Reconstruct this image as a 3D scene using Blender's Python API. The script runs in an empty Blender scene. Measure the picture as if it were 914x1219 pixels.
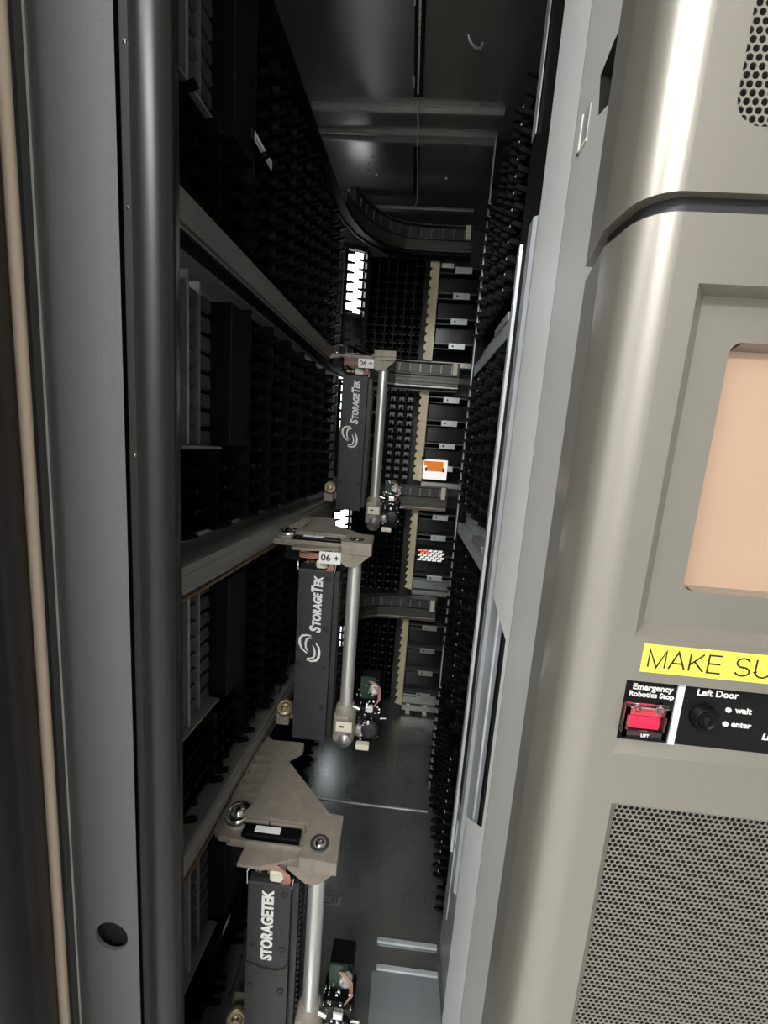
import bpy, bmesh, math, random
from mathutils import Matrix, Vector
random.seed(7)
C = bpy.context.scene.collection
S = bpy.context.scene

# ------------------------------------------------------------------ camera
CAM_Z = 1.231
cam_d = bpy.data.cameras.new('camera'); cam = bpy.data.objects.new('camera', cam_d); C.objects.link(cam)
cam_d.sensor_fit = 'VERTICAL'; cam_d.sensor_height = 36.0; cam_d.sensor_width = 27.0
cam_d.lens = 475.0 / 1219.0 * 36.0
cam_d.clip_start = 0.02; cam_d.clip_end = 60
right = Vector((0.99540242, 0.06231382, 0.07273932))
up = Vector((-0.08142198, 0.1505565, 0.98524271))
fwd = Vector((-0.05044286, 0.98663556, -0.15493802))
m = Matrix((right, up, -fwd)).transposed().to_4x4()
m.translation = Vector((0, 0, CAM_Z))
cam.matrix_world = m
S.camera = cam

# ------------------------------------------------------------------ world, lights, exposure
w = bpy.data.worlds.new('room_light'); S.world = w; w.use_nodes = True
w.node_tree.nodes['Background'].inputs[0].default_value = (0.93, 0.96, 1.0, 1)
w.node_tree.nodes['Background'].inputs[1].default_value = 0.05

def area(name, loc, target, sx, sy, power, col=(1, 1, 1)):
    d = bpy.data.lights.new(name, 'AREA'); d.shape = 'RECTANGLE'; d.size = sx; d.size_y = sy
    d.energy = power; d.color = col
    o = bpy.data.objects.new(name, d); C.objects.link(o); o.location = loc
    o.rotation_euler = (Vector(target) - Vector(loc)).to_track_quat('-Z', 'Y').to_euler()
    return o
for lx, ly, lp in ((-1.45, -0.85, 48), (-0.25, -1.85, 108)):
    area('ceiling_light', (lx, ly, 2.96), (lx, ly + .001, 0), 1.2, 0.5, lp, (1.0, 0.985, 0.96))

S.view_settings.view_transform = 'Standard'; S.view_settings.look = 'None'
S.view_settings.gamma = 1; S.view_settings.use_curve_mapping = False
S.view_settings.exposure = 0.0

# ------------------------------------------------------------------ materials
def mat(name, col, rough=0.5, metal=0.0, noise=0.0, nscale=30, stretch=(1, 1, 1), bump=0.0, spec=0.5, emit=None, estr=0, alpha=1, trans=0, rvar=0.0):
    mt = bpy.data.materials.new(name); mt.use_nodes = True
    nt = mt.node_tree; b = nt.nodes['Principled BSDF']
    b.inputs['Base Color'].default_value = (*col, 1); b.inputs['Roughness'].default_value = rough
    b.inputs['Metallic'].default_value = metal; b.inputs['Specular IOR Level'].default_value = spec
    if emit: b.inputs['Emission Color'].default_value = (*emit, 1); b.inputs['Emission Strength'].default_value = estr
    if trans: b.inputs['Transmission Weight'].default_value = trans
    if noise or bump or rvar:
        tc = nt.nodes.new('ShaderNodeTexCoord'); mp = nt.nodes.new('ShaderNodeMapping')
        mp.inputs['Scale'].default_value = stretch
        nz = nt.nodes.new('ShaderNodeTexNoise'); nz.inputs['Scale'].default_value = nscale; nz.inputs['Detail'].default_value = 4
        nt.links.new(tc.outputs['Object'], mp.inputs[0]); nt.links.new(mp.outputs[0], nz.inputs['Vector'])
        if noise:
            mr = nt.nodes.new('ShaderNodeMapRange')
            mr.inputs['From Min'].default_value = 0.3; mr.inputs['From Max'].default_value = 0.7
            mr.inputs['To Min'].default_value = 1 - noise; mr.inputs['To Max'].default_value = 1 + noise
            mx = nt.nodes.new('ShaderNodeMix'); mx.data_type = 'RGBA'; mx.blend_type = 'MULTIPLY'
            mx.inputs[0].default_value = 1; mx.inputs[6].default_value = (*col, 1)
            nt.links.new(nz.outputs[0], mr.inputs[0]); nt.links.new(mr.outputs[0], mx.inputs[7])
            nt.links.new(mx.outputs[2], b.inputs['Base Color'])
        if rvar:
            m2 = nt.nodes.new('ShaderNodeMapRange')
            m2.inputs['To Min'].default_value = max(0.02, rough - rvar); m2.inputs['To Max'].default_value = rough + rvar
            nt.links.new(nz.outputs[0], m2.inputs[0]); nt.links.new(m2.outputs[0], b.inputs['Roughness'])
        if bump:
            bp = nt.nodes.new('ShaderNodeBump'); bp.inputs['Strength'].default_value = bump; bp.inputs['Distance'].default_value = 0.001
            nt.links.new(nz.outputs[0], bp.inputs['Height']); nt.links.new(bp.outputs[0], b.inputs['Normal'])
    return mt
M_black = mat('black_plastic', (0.0035, 0.0035, 0.004), 0.38, spec=0.16)
M_black2 = mat('black_matte_plastic', (0.0045, 0.0045, 0.005), 0.6, spec=0.25)
M_void = mat('black_void', (0.003, 0.003, 0.003), 0.9)
M_robot = mat('charcoal_powder_coat', (0.034, 0.035, 0.038), 0.55, noise=0.08, nscale=200)
M_robot2 = mat('black_powder_coat', (0.022, 0.022, 0.022), 0.5, noise=0.08, nscale=200)
M_cast = mat('cast_aluminium_warm', (0.275, 0.245, 0.205), 0.6, 0.25, noise=0.14, nscale=45, bump=0.15)
M_tube = mat('brushed_steel_tube', (0.72, 0.71, 0.69), 0.33, 0.75, noise=0.05, nscale=40, stretch=(1, 1, 0.02))
M_galv = mat('galvanised_steel', (0.58, 0.62, 0.65), 0.38, 0.45, noise=0.10, nscale=25, stretch=(1, 1, 0.15))
M_galvd = mat('dull_galvanised_steel', (0.42, 0.42, 0.40), 0.42, 0.7, noise=0.10, nscale=25)
M_floor = mat('dark_sheet_steel_floor', (0.25, 0.27, 0.255), 0.28, 0.75, noise=0.12, nscale=8, rvar=0.06)
M_ceil = mat('dark_sheet_steel_ceiling', (0.30, 0.305, 0.28), 0.30, 0.7, noise=0.1, nscale=8, rvar=0.06)
M_inner = mat('dark_cabinet_steel', (0.10, 0.105, 0.10), 0.45, 0.4, noise=0.1, nscale=12)
M_rail = mat('aluminium_rail', (0.31, 0.305, 0.28), 0.42, 0.55, noise=0.06, nscale=20)
M_copper = mat('copper_strip', (0.22, 0.14, 0.075), 0.5, 0.5)
M_duct = mat('black_cable_chain', (0.06, 0.06, 0.056), 0.42, 0.2)
M_flange = mat('dark_aluminium', (0.11, 0.107, 0.097), 0.45, 0.6)
M_louvre = mat('grey_louvre_steel', (0.075, 0.075, 0.07), 0.5, 0.3, noise=0.2, nscale=9)
M_ivory = mat('ivory_plastic', (0.72, 0.68, 0.56), 0.5)
M_beige = mat('beige_painted_steel', (0.74, 0.64, 0.42), 0.5, noise=0.06, nscale=40)
M_white = mat('white_plastic', (0.80, 0.80, 0.78), 0.45)
M_ink = mat('white_print', (0.82, 0.82, 0.80), 0.55)
M_inkb = mat('black_print', (0.015, 0.015, 0.015), 0.55)
M_face = mat('champagne_silver_paint', (0.278, 0.264, 0.226), 0.36, 0.40, noise=0.015, nscale=300, spec=0.9)
bf = M_face.node_tree.nodes['Principled BSDF']; bf.inputs['Coat Weight'].default_value = 0.5; bf.inputs['Coat Roughness'].default_value = 0.24
M_jamb = mat('pale_grey_paint', (0.86, 0.88, 0.87), 0.38, 0.0, noise=0.02, nscale=60)
M_jambc = mat('grey_satin_paint', (0.62, 0.62, 0.60), 0.40, 0.1)
M_pillar = mat('dark_grey_textured_paint', (0.125, 0.125, 0.13), 0.55, noise=0.08, nscale=400, bump=0.05)
M_gasket = mat('black_rubber', (0.020, 0.019, 0.018), 0.45)
M_seal = mat('grey_brown_rubber_seal', (0.018, 0.017, 0.0155), 0.33, spec=0.4)
M_tan = mat('tan_foam_seal', (0.62, 0.50, 0.38), 0.6)
M_edge = mat('bare_steel_edge', (0.90, 0.90, 0.80), 0.45, 0.0)
M_greygreen = mat('grey_green_paint', (0.13, 0.14, 0.135), 0.45)
M_red = mat('red_button', (0.80, 0.015, 0.06), 0.3, emit=(0.9, 0.02, 0.08), estr=0.25)
M_yellow = mat('yellow_label_tape', (0.90, 0.82, 0.10), 0.45)
M_clear = mat('clear_polycarbonate', (0.97, 0.95, 0.95), 0.05, trans=1.0)
M_screen = mat('peach_reflection_display', (0.44, 0.30, 0.215), 0.12, noise=0.10, nscale=5, stretch=(1, 1, 0.6), emit=(0.55, 0.37, 0.26), estr=0.06)  # screen is off; its warm reflection is put into the colour and glow
M_pcb = mat('green_circuit_board', (0.006, 0.028, 0.014), 0.5)
M_wire = mat('salmon_wire', (0.40, 0.20, 0.15), 0.5)
M_brass = mat('dull_brass', (0.30, 0.25, 0.16), 0.4, 0.8)
M_chrome = mat('bright_metal', (0.75, 0.75, 0.74), 0.2, 1.0)
M_orange = mat('orange_plastic', (0.85, 0.25, 0.02), 0.4, emit=(0.9, 0.25, 0.02), estr=0.35)
M_led = mat('white_led', (0.9, 0.9, 0.9), 0.4, emit=(1, 1, 1), estr=0.3)
M_lamp = mat('corner_lamp_diffuser', (0.9, 0.9, 0.95), 0.5, emit=(0.90, 0.93, 1.0), estr=5.0)
M_lampw = mat('service_lamp_diffuser', (0.9, 0.9, 0.9), 0.5, emit=(1.0, 0.95, 0.88), estr=0.6)
M_redlamp = mat('red_indicator', (0.8, 0.1, 0.1), 0.5, emit=(1.0, 0.22, 0.15), estr=0.9)
M_drive = mat('black_gloss_drive_front', (0.02, 0.02, 0.022), 0.22, 0.2, rvar=0.05, nscale=6)
M_glossm = mat('bright_sheet_metal', (0.30, 0.335, 0.355), 0.3, 0.5)
M_greycell = mat('grey_cartridge_shell', (0.26, 0.25, 0.235), 0.5)

# ------------------------------------------------------------------ mesh helpers
class MB:
    def __init__(s): s.v = []; s.f = []; s.sm = []
    def add(s, vs, fs, smooth=False):
        n = len(s.v); s.v += [tuple(p) for p in vs]
        for f in fs: s.f.append(tuple(i + n for i in f)); s.sm.append(smooth)
        return s
    def box(s, x0, x1, y0, y1, z0, z1, c=0.0):
        if x0 > x1: x0, x1 = x1, x0
        if y0 > y1: y0, y1 = y1, y0
        if z0 > z1: z0, z1 = z1, z0
        if c <= 0:
            return s.add([(x, y, z) for z in (z0, z1) for y in (y0, y1) for x in (x0, x1)],
                         [(0, 2, 3, 1), (4, 5, 7, 6), (0, 1, 5, 4), (2, 6, 7, 3), (0, 4, 6, 2), (1, 3, 7, 5)])
        c = min(c, (x1 - x0) * .45, (y1 - y0) * .45, (z1 - z0) * .45)
        b = bmesh.new(); bmesh.ops.create_cube(b, size=1)
        for v in b.verts:
            v.co = Vector(((x0 + x1) / 2 + v.co.x * (x1 - x0), (y0 + y1) / 2 + v.co.y * (y1 - y0), (z0 + z1) / 2 + v.co.z * (z1 - z0)))
        bmesh.ops.bevel(b, geom=b.edges[:], offset=c, segments=2, affect='EDGES', profile=0.5)
        return s.bm(b)
    def bm(s, b, smooth=False):
        b.verts.index_update()
        s.add([v.co for v in b.verts], [[v.index for v in f.verts] for f in b.faces], smooth); b.free(); return s
    def tube(s, p0, p1, r0, r1=None, n=16, cap=True):
        r1 = r0 if r1 is None else r1
        p0, p1 = Vector(p0), Vector(p1); d = (p1 - p0).normalized()
        a = d.orthogonal().normalized(); b = d.cross(a)
        vs = [p + (a * math.cos(t) + b * math.sin(t)) * r for p, r in ((p0, r0), (p1, r1)) for t in [2 * math.pi * i / n for i in range(n)]]
        s.add(vs, [(i, (i + 1) % n, n + (i + 1) % n, n + i) for i in range(n)], True)
        if cap: s.add(vs[:n], [tuple(reversed(range(n)))]); s.add(vs[n:], [tuple(range(n))])
        return s
    def lathe(s, o, axis, prof, n=20):            # prof: (radius, distance along the axis)
        o = Vector(o); d = Vector(axis).normalized(); a = d.orthogonal().normalized(); b = d.cross(a)
        vs = [o + d * h + (a * math.cos(2 * math.pi * i / n) + b * math.sin(2 * math.pi * i / n)) * r for r, h in prof for i in range(n)]
        fs = [(k * n + i, k * n + (i + 1) % n, (k + 1) * n + (i + 1) % n, (k + 1) * n + i) for k in range(len(prof) - 1) for i in range(n)]
        s.add(vs, fs, True); k = (len(prof) - 1) * n
        s.add(vs[:n], [tuple(reversed(range(n)))]); s.add(vs[k:], [tuple(range(n))])
        return s
    def path(s, pts, r, n=8):
        pts = [Vector(p) for p in pts]; rings = []; a = None
        for i, p in enumerate(pts):
            d = (pts[min(i + 1, len(pts) - 1)] - pts[max(i - 1, 0)]).normalized()
            a = d.orthogonal().normalized() if a is None else (a - d * a.dot(d)).normalized()
            b = d.cross(a); rings += [p + (a * math.cos(2 * math.pi * k / n) + b * math.sin(2 * math.pi * k / n)) * r for k in range(n)]
        fs = [(i * n + k, i * n + (k + 1) % n, (i + 1) * n + (k + 1) % n, (i + 1) * n + k) for i in range(len(pts) - 1) for k in range(n)]
        s.add(rings, fs, True); L = len(rings)
        s.add(rings[:n], [tuple(reversed(range(n)))]); s.add(rings[L - n:], [tuple(range(n))])
        return s
    def prism(s, pts, lo, hi, ax='Z'):            # polygon (counter-clockwise) pushed along an axis
        n = len(pts)
        f = {'Z': lambda p, h: (p[0], p[1], h), 'Y': lambda p, h: (p[0], h, p[1]), 'X': lambda p, h: (h, p[0], p[1])}[ax]
        vs = [f(p, lo) for p in pts] + [f(p, hi) for p in pts]
        s.add(vs, [tuple(reversed(range(n))), tuple(range(n, 2 * n))] + [(i, (i + 1) % n, n + (i + 1) % n, n + i) for i in range(n)])
        return s
    def sheet(s, plan, z0, z1, smooth=False):     # open plan polyline raised between two heights
        n = len(plan)
        return s.add([(x, y, z0) for x, y in plan] + [(x, y, z1) for x, y in plan], [(i, i + 1, n + i + 1, n + i) for i in range(n - 1)], smooth)
    def sweep(s, prof, plan, smooth=False):       # closed profile (n, z) swept along a plan path, n to the right of travel
        k = len(prof); P = [Vector(p).to_2d() for p in plan]; vs = []
        for i, p in enumerate(P):
            d = (P[min(i + 1, len(P) - 1)] - P[max(i - 1, 0)]).normalized(); nr = Vector((d.y, -d.x))
            vs += [(p.x + nr.x * a, p.y + nr.y * a, z) for a, z in prof]
        fs = [(i * k + j, (i + 1) * k + j, (i + 1) * k + (j + 1) % k, i * k + (j + 1) % k) for i in range(len(P) - 1) for j in range(k)]
        s.add(vs, fs, smooth); s.add(vs[:k], [tuple(range(k))]); s.add(vs[-k:], [tuple(reversed(range(k)))])
        return s
    def mesh(s, name, m, fix=True):
        me = bpy.data.meshes.new(name); me.from_pydata(s.v, [], s.f)
        me.polygons.foreach_set('use_smooth', s.sm); me.materials.append(m)
        if fix:
            b = bmesh.new(); b.from_mesh(me); bmesh.ops.recalc_face_normals(b, faces=b.faces[:]); b.to_mesh(me); b.free()
        me.update(); return me

def obj(name, g, m, parent=None, label=None, fix=True, loc=None):
    me = g.mesh(name, m, fix) if isinstance(g, MB) else g
    o = bpy.data.objects.new(name, me); C.objects.link(o)
    if parent: o.parent = parent
    if loc: o.location = loc
    if label: o['label'] = label
    return o
def thing(name, label, cat, loc=(0, 0, 0), rz=0, group=None):
    o = bpy.data.objects.new(name, None); C.objects.link(o); o.empty_display_size = .05
    o.location = loc; o.rotation_euler = (0, 0, rz); return tag(o, label, cat, group)
def tag(o, label, cat, group=None):
    o['label'] = label; o['category'] = cat; o['kind'] = 'thing'
    if group: o['group'] = group
    return o
def struct(name, g, m, fix=True):
    o = obj(name, g, m, fix=fix); o['kind'] = 'structure'; return o
def text_mesh(txt, m, M4, width=None, height=None, bold=0.0, shear=0.0, name='lettering', depth=0.0004):
    cu = bpy.data.curves.new('t', 'FONT'); cu.body = txt; cu.offset = bold; cu.shear = shear; cu.extrude = 0.02; cu.resolution_u = 4
    o = bpy.data.objects.new('t', cu); C.objects.link(o)
    dg = bpy.context.evaluated_depsgraph_get(); me = bpy.data.meshes.new_from_object(o.evaluated_get(dg))
    bpy.data.objects.remove(o); bpy.data.curves.remove(cu)
    xs = [v.co.x for v in me.vertices]; ys = [v.co.y for v in me.vertices]
    sx = width / (max(xs) - min(xs)) if width else 1
    base = 0.0
    sy = height / 0.70 if height else sx
    if not width: sx = sy
    x0 = min(xs)
    for v in me.vertices: v.co = M4 @ Vector(((v.co.x - x0) * sx, (v.co.y - base) * sy, v.co.z / 0.02 * depth))
    me.materials.clear(); me.materials.append(m); me.name = name
    return me
def front(x, y, z):      # writing on a face towards -Y, reading to +X
    return Matrix(((1, 0, 0, x), (0, 0, -1, y), (0, 1, 0, z), (0, 0, 0, 1)))
def climb(x, y, z):      # writing on a face towards -Y, reading upwards
    return Matrix(((0, -1, 0, x), (0, 0, -1, y), (1, 0, 0, z), (0, 0, 0, 1)))

LV = [2.04, 1.54, 1.04, 0.545]            # tops of the four robot rails
TIER = [(1.600, 'top'), (1.102, 'second'), (0.604, 'third'), (0.062, 'bottom')]
TIERN = ['top', 'second', 'third', 'bottom']

# ------------------------------------------------------------------ structure
ZT = 2.20
M_room = mat('white_room_paint', (0.78, 0.78, 0.77), 0.7, noise=0.02, nscale=6)
M_tile = mat('grey_room_floor', (0.45, 0.45, 0.44), 0.5, noise=0.05, nscale=6)
struct('wall_room_left', MB().box(-2.45, -2.40, -2.6, 2.2, -0.05, 3.0), M_room)  # unseen room walls, added for the reflections they give the silver edge
struct('wall_room_right', MB().box(2.40, 2.45, -2.6, 2.2, -0.05, 3.0), M_pillar)  # unseen, coloured dark to keep bounce light low from this side
struct('wall_room_behind', MB().box(-2.4, 2.4, -2.65, -2.6, -0.05, 3.0), M_room)
struct('wall_room_far', MB().box(-2.4, 2.4, 2.2, 2.25, -0.05, 3.0), M_room)
struct('ceiling_room', MB().box(-2.4, 2.4, -2.6, 2.2, 3.0, 3.05), M_room)
struct('floor_room', MB().box(-2.4, 2.4, -2.6, 2.2, -0.08, -0.03), M_tile)
struct('floor', MB().box(-0.62, 0.70, 0.40, 1.95, -0.03, 0), M_floor)
struct('ceiling', MB().box(-0.62, 0.70, 0.40, 1.95, ZT, ZT + 0.03), M_ceil)
struct('wall_left', MB().box(-0.62, -0.60, 0.40, 1.95, 0, ZT), M_inner)
struct('wall_back', MB().box(-0.60, 0.70, 1.93, 1.95, 0, ZT), M_inner)
struct('wall_right', MB().box(0.255, 0.27, 0.86, 1.335, 0, ZT).box(0.27, 0.70, 1.32, 1.335, 0, ZT).box(0.68, 0.70, 1.335, 1.93, 0, ZT), M_inner)

# left door frame: dark grey jamb plate with a round hole, rubber seal post
def plate_with_hole(x0, x1, z0, z1, y, hx, hz, r, t=0.004, n=28):
    g = MB(); q = r * 1.5
    for a, b, c, d in ((x0, x1, z0, hz - q), (x0, x1, hz + q, z1), (x0, hx - q, hz - q, hz + q), (hx + q, x1, hz - q, hz + q)):
        g.add([(a, y, c), (b, y, c), (b, y, d), (a, y, d)], [(0, 1, 2, 3)])
    vi, vo = [], []
    for i in range(n):
        t_ = 2 * math.pi * (i + .5) / n; c_, s_ = math.cos(t_), math.sin(t_); k = q / max(abs(c_), abs(s_))
        vi.append((hx + r * c_, y, hz + r * s_)); vo.append((hx + k * c_, y, hz + k * s_))
    vb = [(x, y + t, z) for x, y_, z in vi]
    g.add(vi + vo + vb, [(i, n + i, n + (i + 1) % n, (i + 1) % n) for i in range(n)] + [(i, (i + 1) % n, 2 * n + (i + 1) % n, 2 * n + i) for i in range(n)])
    for i in (0,):
        pass
    for cx, cz in ((-1, -1), (1, -1), (1, 1), (-1, 1)):
        k0 = [i for i in range(n) if vo[i][0] * 1 and (vo[i][0] - hx) * cx > q * .6 and (vo[i][2] - hz) * cz > q * .6]
        k0 = [vo[i] for i in k0]; g.add(k0 + [(hx + cx * q, y, hz + cz * q)], [tuple(range(len(k0) + 1))] if len(k0) > 1 else [])
    return g
jl = struct('trim_1', plate_with_hole(-0.398, -0.307, 0.0, ZT + .05, 0.42, -0.3445, 0.560, 0.0225), M_pillar)
struct('trim_2', MB().box(-0.395, -0.31, 0.436, 0.440, 0.0, ZT + .05), M_void)
struct('trim_3', MB().box(-0.307, -0.286, 0.426, 0.468, 0.0, ZT + .05, 0.001), M_gasket)
struct('trim_13', MB().box(-0.42, -0.335, 0.445, 0.545, 0.0, ZT), M_gasket)
sp = [(-0.294, 0.432)] + [(-0.2725 + 0.0205 * math.cos(math.radians(a)), 0.424 - 0.017 * math.sin(math.radians(a))) for a in range(170, -1, -10)] + [(-0.256, 0.440), (-0.285, 0.470)]
g = MB(); g.sheet(sp, 0.0, ZT + .05, True); struct('trim_4', g, M_seal, fix=False)
for z in (1.595, 1.452, 1.205):
    o = obj('screw_head', MB().lathe((-0.3005, 0.4262, z), (0, -1, 0), [(.0026, 0), (.0022, .0012), (.0012, .0018)], 10), M_chrome, jl)

# right door frame: galvanised folded post, pale plate with the latch cut-out, satin return
def zsheet(pts, z0, z1, t=0.0015): return MB().sheet(pts, z0, z1)
post = struct('trim_5', zsheet([(0.182, 0.870), (0.1755, 0.845), (0.1745, 0.825), (0.181, 0.822), (0.180, 0.775), (0.1735, 0.765), (0.172, 0.735), (0.178, 0.730), (0.178, 0.64)], 0.30, 1.625), M_galv, fix=False)
struct('trim_6', MB().box(0.180, 0.19, 0.62, 0.85, 0.45, ZT), M_black2)
struct('trim_14', MB().box(0.180, 0.19, 0.62, 0.85, 0.0, 0.45), M_galvd)
struct('trim_15', MB().box(0.1755, 0.1775, 0.812, 0.836, 1.80, ZT), M_galv)
lip = MB(); lip.add([(0.171, 0.772, 0.185), (0.171, 0.772, 0.31), (0.185, 0.80, 0.44), (0.190, 0.80, 0.185)], [(0, 1, 2, 3)])
lip.box(0.1705, 0.1725, 0.766, 0.774, 0.185, 0.44)
struct('trim_7', lip, M_galv)
# pale plate B, y .715 -> .58, with a trapezoid notch
PX = 0.1735
def bx(y, z): return (PX + (0.715 - y) * 0.008, y, z)
yb0, yb1, yn = 0.705, 0.580, 0.598
zt0, zt1, zb0, zb1 = 0.986, 0.977, 0.571, 0.597
g = MB()
def strip(z0a, z0b, z1a, z1b, ya=yb0, yb=yb1): g.add([bx(ya, z0a), bx(yb, z0b), bx(yb, z1b), bx(ya, z1a)], [(0, 1, 2, 3)])
zN_hi = (0.950, 0.982); zN_lo = (0.520, 0.610)
g.add([bx(yb0, zN_hi[1]), bx(yn, zN_hi[0]), bx(yn, zN_hi[1] + .03), bx(yb0, zN_hi[1] + .03)], [(0, 1, 2, 3)])
g.add([bx(yb0, zN_hi[1] + .03), bx(yn, zN_hi[1] + .03), bx(yn, ZT), bx(yb0, ZT)], [(0, 1, 2, 3)])
g.add([bx(yb0, 0), bx(yn, 0), bx(yn, zN_lo[1]), bx(yb0, zN_lo[0])], [(0, 1, 2, 3)])
g.add([bx(yn, 0), bx(yb1, 0), bx(yb1, ZT), bx(yn, ZT)], [(0, 1, 2, 3)])
plate_b = struct('trim_8', g, M_jamb)
struct('trim_9', MB().box(0.1775, 0.179, 0.60, 0.622, 0.50, 1.0), M_void)
struct('trim_10', MB().path([(0.1785, 0.668, 0.50), (0.1785, 0.668, 1.00)], 0.004, 10), M_galv)
# satin return C with the latch recess
yc0, yc1 = 0.578, 0.42
def cx(y): return 0.1743 + 0.02 * max(0, (0.50 - y))
POCKET = [(1.572, .420), (1.590, .455), (1.604, .506), (1.650, .516), (1.660, .490), (1.666, .420)]
g = MB()
def cq(ya, yb, z0, z1): g.add([(cx(ya), ya, z0), (cx(yb), yb, z0), (cx(yb), yb, z1), (cx(ya), ya, z1)], [(0, 1, 2, 3)], True)
for a, b in ((yc0, .55), (.55, .525)): cq(a, b, 0, ZT)
cq(.525, yc1, 0, POCKET[0][0]); cq(.525, yc1, POCKET[-1][0], ZT)
for (za, ya), (zb, yb) in zip(POCKET[:-1], POCKET[1:]):
    g.add([(cx(.525), .525, za), (cx(ya), ya, za), (cx(yb), yb, zb), (cx(.525), .525, zb)], [(0, 1, 2, 3)], True)
satin = struct('trim_11', g, M_jambc)
pk = MB()
for (za, ya), (zb, yb) in zip(POCKET[:-1], POCKET[1:]): pk.add([(cx(ya), ya, za), (.215, ya, za), (.215, yb, zb), (cx(yb), yb, zb)], [(0, 1, 2, 3)])
pk.box(.213, .216, .40, .54, 1.54, 1.70)
struct('trim_12', pk, M_robot2)  # pocket back and walls coloured dark to paint in the recess shade
obj('latch_tongue', MB().box(0.188, 0.200, 0.478, 0.490, 1.60, 1.655, .002), M_galvd, satin)
obj('strike_frame', MB().box(0.1725, 0.1752, 0.553, 0.557, 1.598, 1.640).box(0.1725, 0.1752, 0.532, 0.557, 1.598, 1.601), M_edge, satin)
obj('strike_plate', MB().box(0.1735, 0.1757, 0.534, 0.553, 1.601, 1.638), M_galv, satin)

# ------------------------------------------------------------------ open left door leaf
ld = thing('open_door', 'black door leaf swung open at far left, with tan foam seal and bare steel edge', 'door', (-0.37, 0.39, 0.02))
def L(g): 
    g.v = [(x + 0.37, y - 0.39, z - 0.02) for x, y, z in g.v]; return g
obj('steel_edge', L(MB().box(-0.3975, -0.3905, 0.4115, 0.4165, 0.02, 2.2)), M_edge, ld, 'thin pale bare steel edge')
obj('inner_channel', L(MB().prism([(-0.3925, 0.4135), (-0.3900, 0.4130), (-0.3845, 0.3960), (-0.3865, 0.3950)], 0.02, 2.2)), M_greygreen, ld, 'grey green channel')
obj('channel_groove', L(MB().prism([(-0.3865, 0.3955), (-0.380, 0.3935), (-0.3775, 0.3835), (-0.3845, 0.3855)], 0.02, 2.2)), M_gasket, ld)
fs = [(-0.3775 + .0058 * math.cos(a), 0.3785 + .0055 * math.sin(a)) for a in [2 * math.pi * i / 14 for i in range(14)]]
g = MB(); n = len(fs)
g.add([(x, y, z) for z in (0.02, 2.2) for x, y in fs], [(i, (i + 1) % n, n + (i + 1) % n, n + i) for i in range(n)], True)
obj('foam_seal', L(g), M_tan, ld, 'tan foam seal strip')
g = MB(); pl = [(-0.3835, 0.3745), (-0.378, 0.371), (-0.372, 0.350), (-0.3685, 0.338), (-0.3655, 0.334), (-0.3635, 0.328), (-0.3640, 0.318), (-0.358, 0.275), (-0.372, 0.275), (-0.395, 0.33)]
g.sheet(pl + [pl[0]], 0.02, 2.2, True); obj('door_panel', L(g), M_gasket, ld, fix=False)

# ------------------------------------------------------------------ robot rails
PATH = [(-0.3165, 0.50), (-0.300, 0.82), (-0.276, 1.277), (-0.266, 1.40), (-0.252, 1.475), (-0.225, 1.55), (-0.185, 1.61), (-0.135, 1.655), (-0.08, 1.680), (-0.02, 1.688), (0.06, 1.690), (0.175, 1.690)]
rail_names = ['highest robot guide rail, curving round the back under the ceiling', 'second robot guide rail from the top, carrying the farthest robot',
              'third robot guide rail from the top, carrying the middle robot', 'lowest robot guide rail, carrying the nearest robot']
def resample(pl, step):
    out = []; P = [Vector(p) for p in pl]; acc = 0
    for a, b in zip(P[:-1], P[1:]):
        d = (b - a).length; t = acc
        while t < d: out.append((a + (b - a) * t / d, (b - a).normalized())); t += step
        acc = t - d
    return out
for i, z in enumerate(LV):
    t = thing('guide_rail', rail_names[i], 'rail', (-0.3, 0.9, z - 0.05))
    off = Vector((-0.3, 0.9, z - 0.05))
    def loc(g): g.v = [tuple(Vector(p) - off) for p in g.v]; return g
    prof = [(0, z), (0, z - .012), (.0025, z - .014), (.0025, z - .028), (0, z - .030), (0, z - .039), (-.010, z - .039), (-.010, z - .006), (-.05, z - .004), (-.05, z + .002), (-.006, z + .002)]
    if i: obj('rail_face', loc(MB().sweep(prof, PATH[:4])), M_rail, t)
    obj('rear_rail', loc(MB().sweep(prof, PATH[3:])), M_flange, t, 'darker curved rear length')
    obj('rear_shelf', loc(MB().sweep([(-.052, z - .012), (-.052, z - .006), (-.16, z - .006), (-.16, z - .012)], PATH[:4])), M_galvd if i else M_black2, t)
    obj('under_lip', loc(MB().sweep([(-.004, z - .041), (-.004, z - .047), (-.03, z - .047), (-.03, z - .058), (-.036, z - .058), (-.036, z - .041)], PATH)), M_galvd if i else M_black2, t)
    obj('power_strip', loc(MB().sweep([(.001, z - .049), (.001, z - .053), (-.028, z - .053), (-.028, z - .049)], PATH)), M_copper if i > 1 else M_black2, t)
    bp = PATH[4:]
    obj('cable_duct', loc(MB().sweep([(.002, z + .043), (.002, z + .006), (-.02, z + .006), (-.02, z + .043)], bp)), M_duct, t, 'dark duct along the back')
    obj('duct_flange', loc(MB().sweep([(.012, z + .050), (.012, z + .046), (-.03, z + .046), (-.03, z + .050)], bp).sweep([(.010, z + .003), (.010, z - .001), (-.03, z - .001), (-.03, z + .003)], bp)), M_flange, t)
    rib = MB().box(-.0015, .0015, -.0045, .0, .008, .040).mesh('duct_rib', M_rail)
    for p, d in resample(bp, 0.042):
        o = obj('duct_rib', rib, None, t); o.location = (p.x - off.x, p.y - off.y, .05); o.rotation_euler = (0, 0, math.atan2(d.y, d.x))
        if d.y > .9: pass
    obj('end_block', MB().box(0.447, 0.466, 0.772, 0.79, 0.05, 0.10, .002), M_ivory, t, 'ivory end block')

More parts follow.
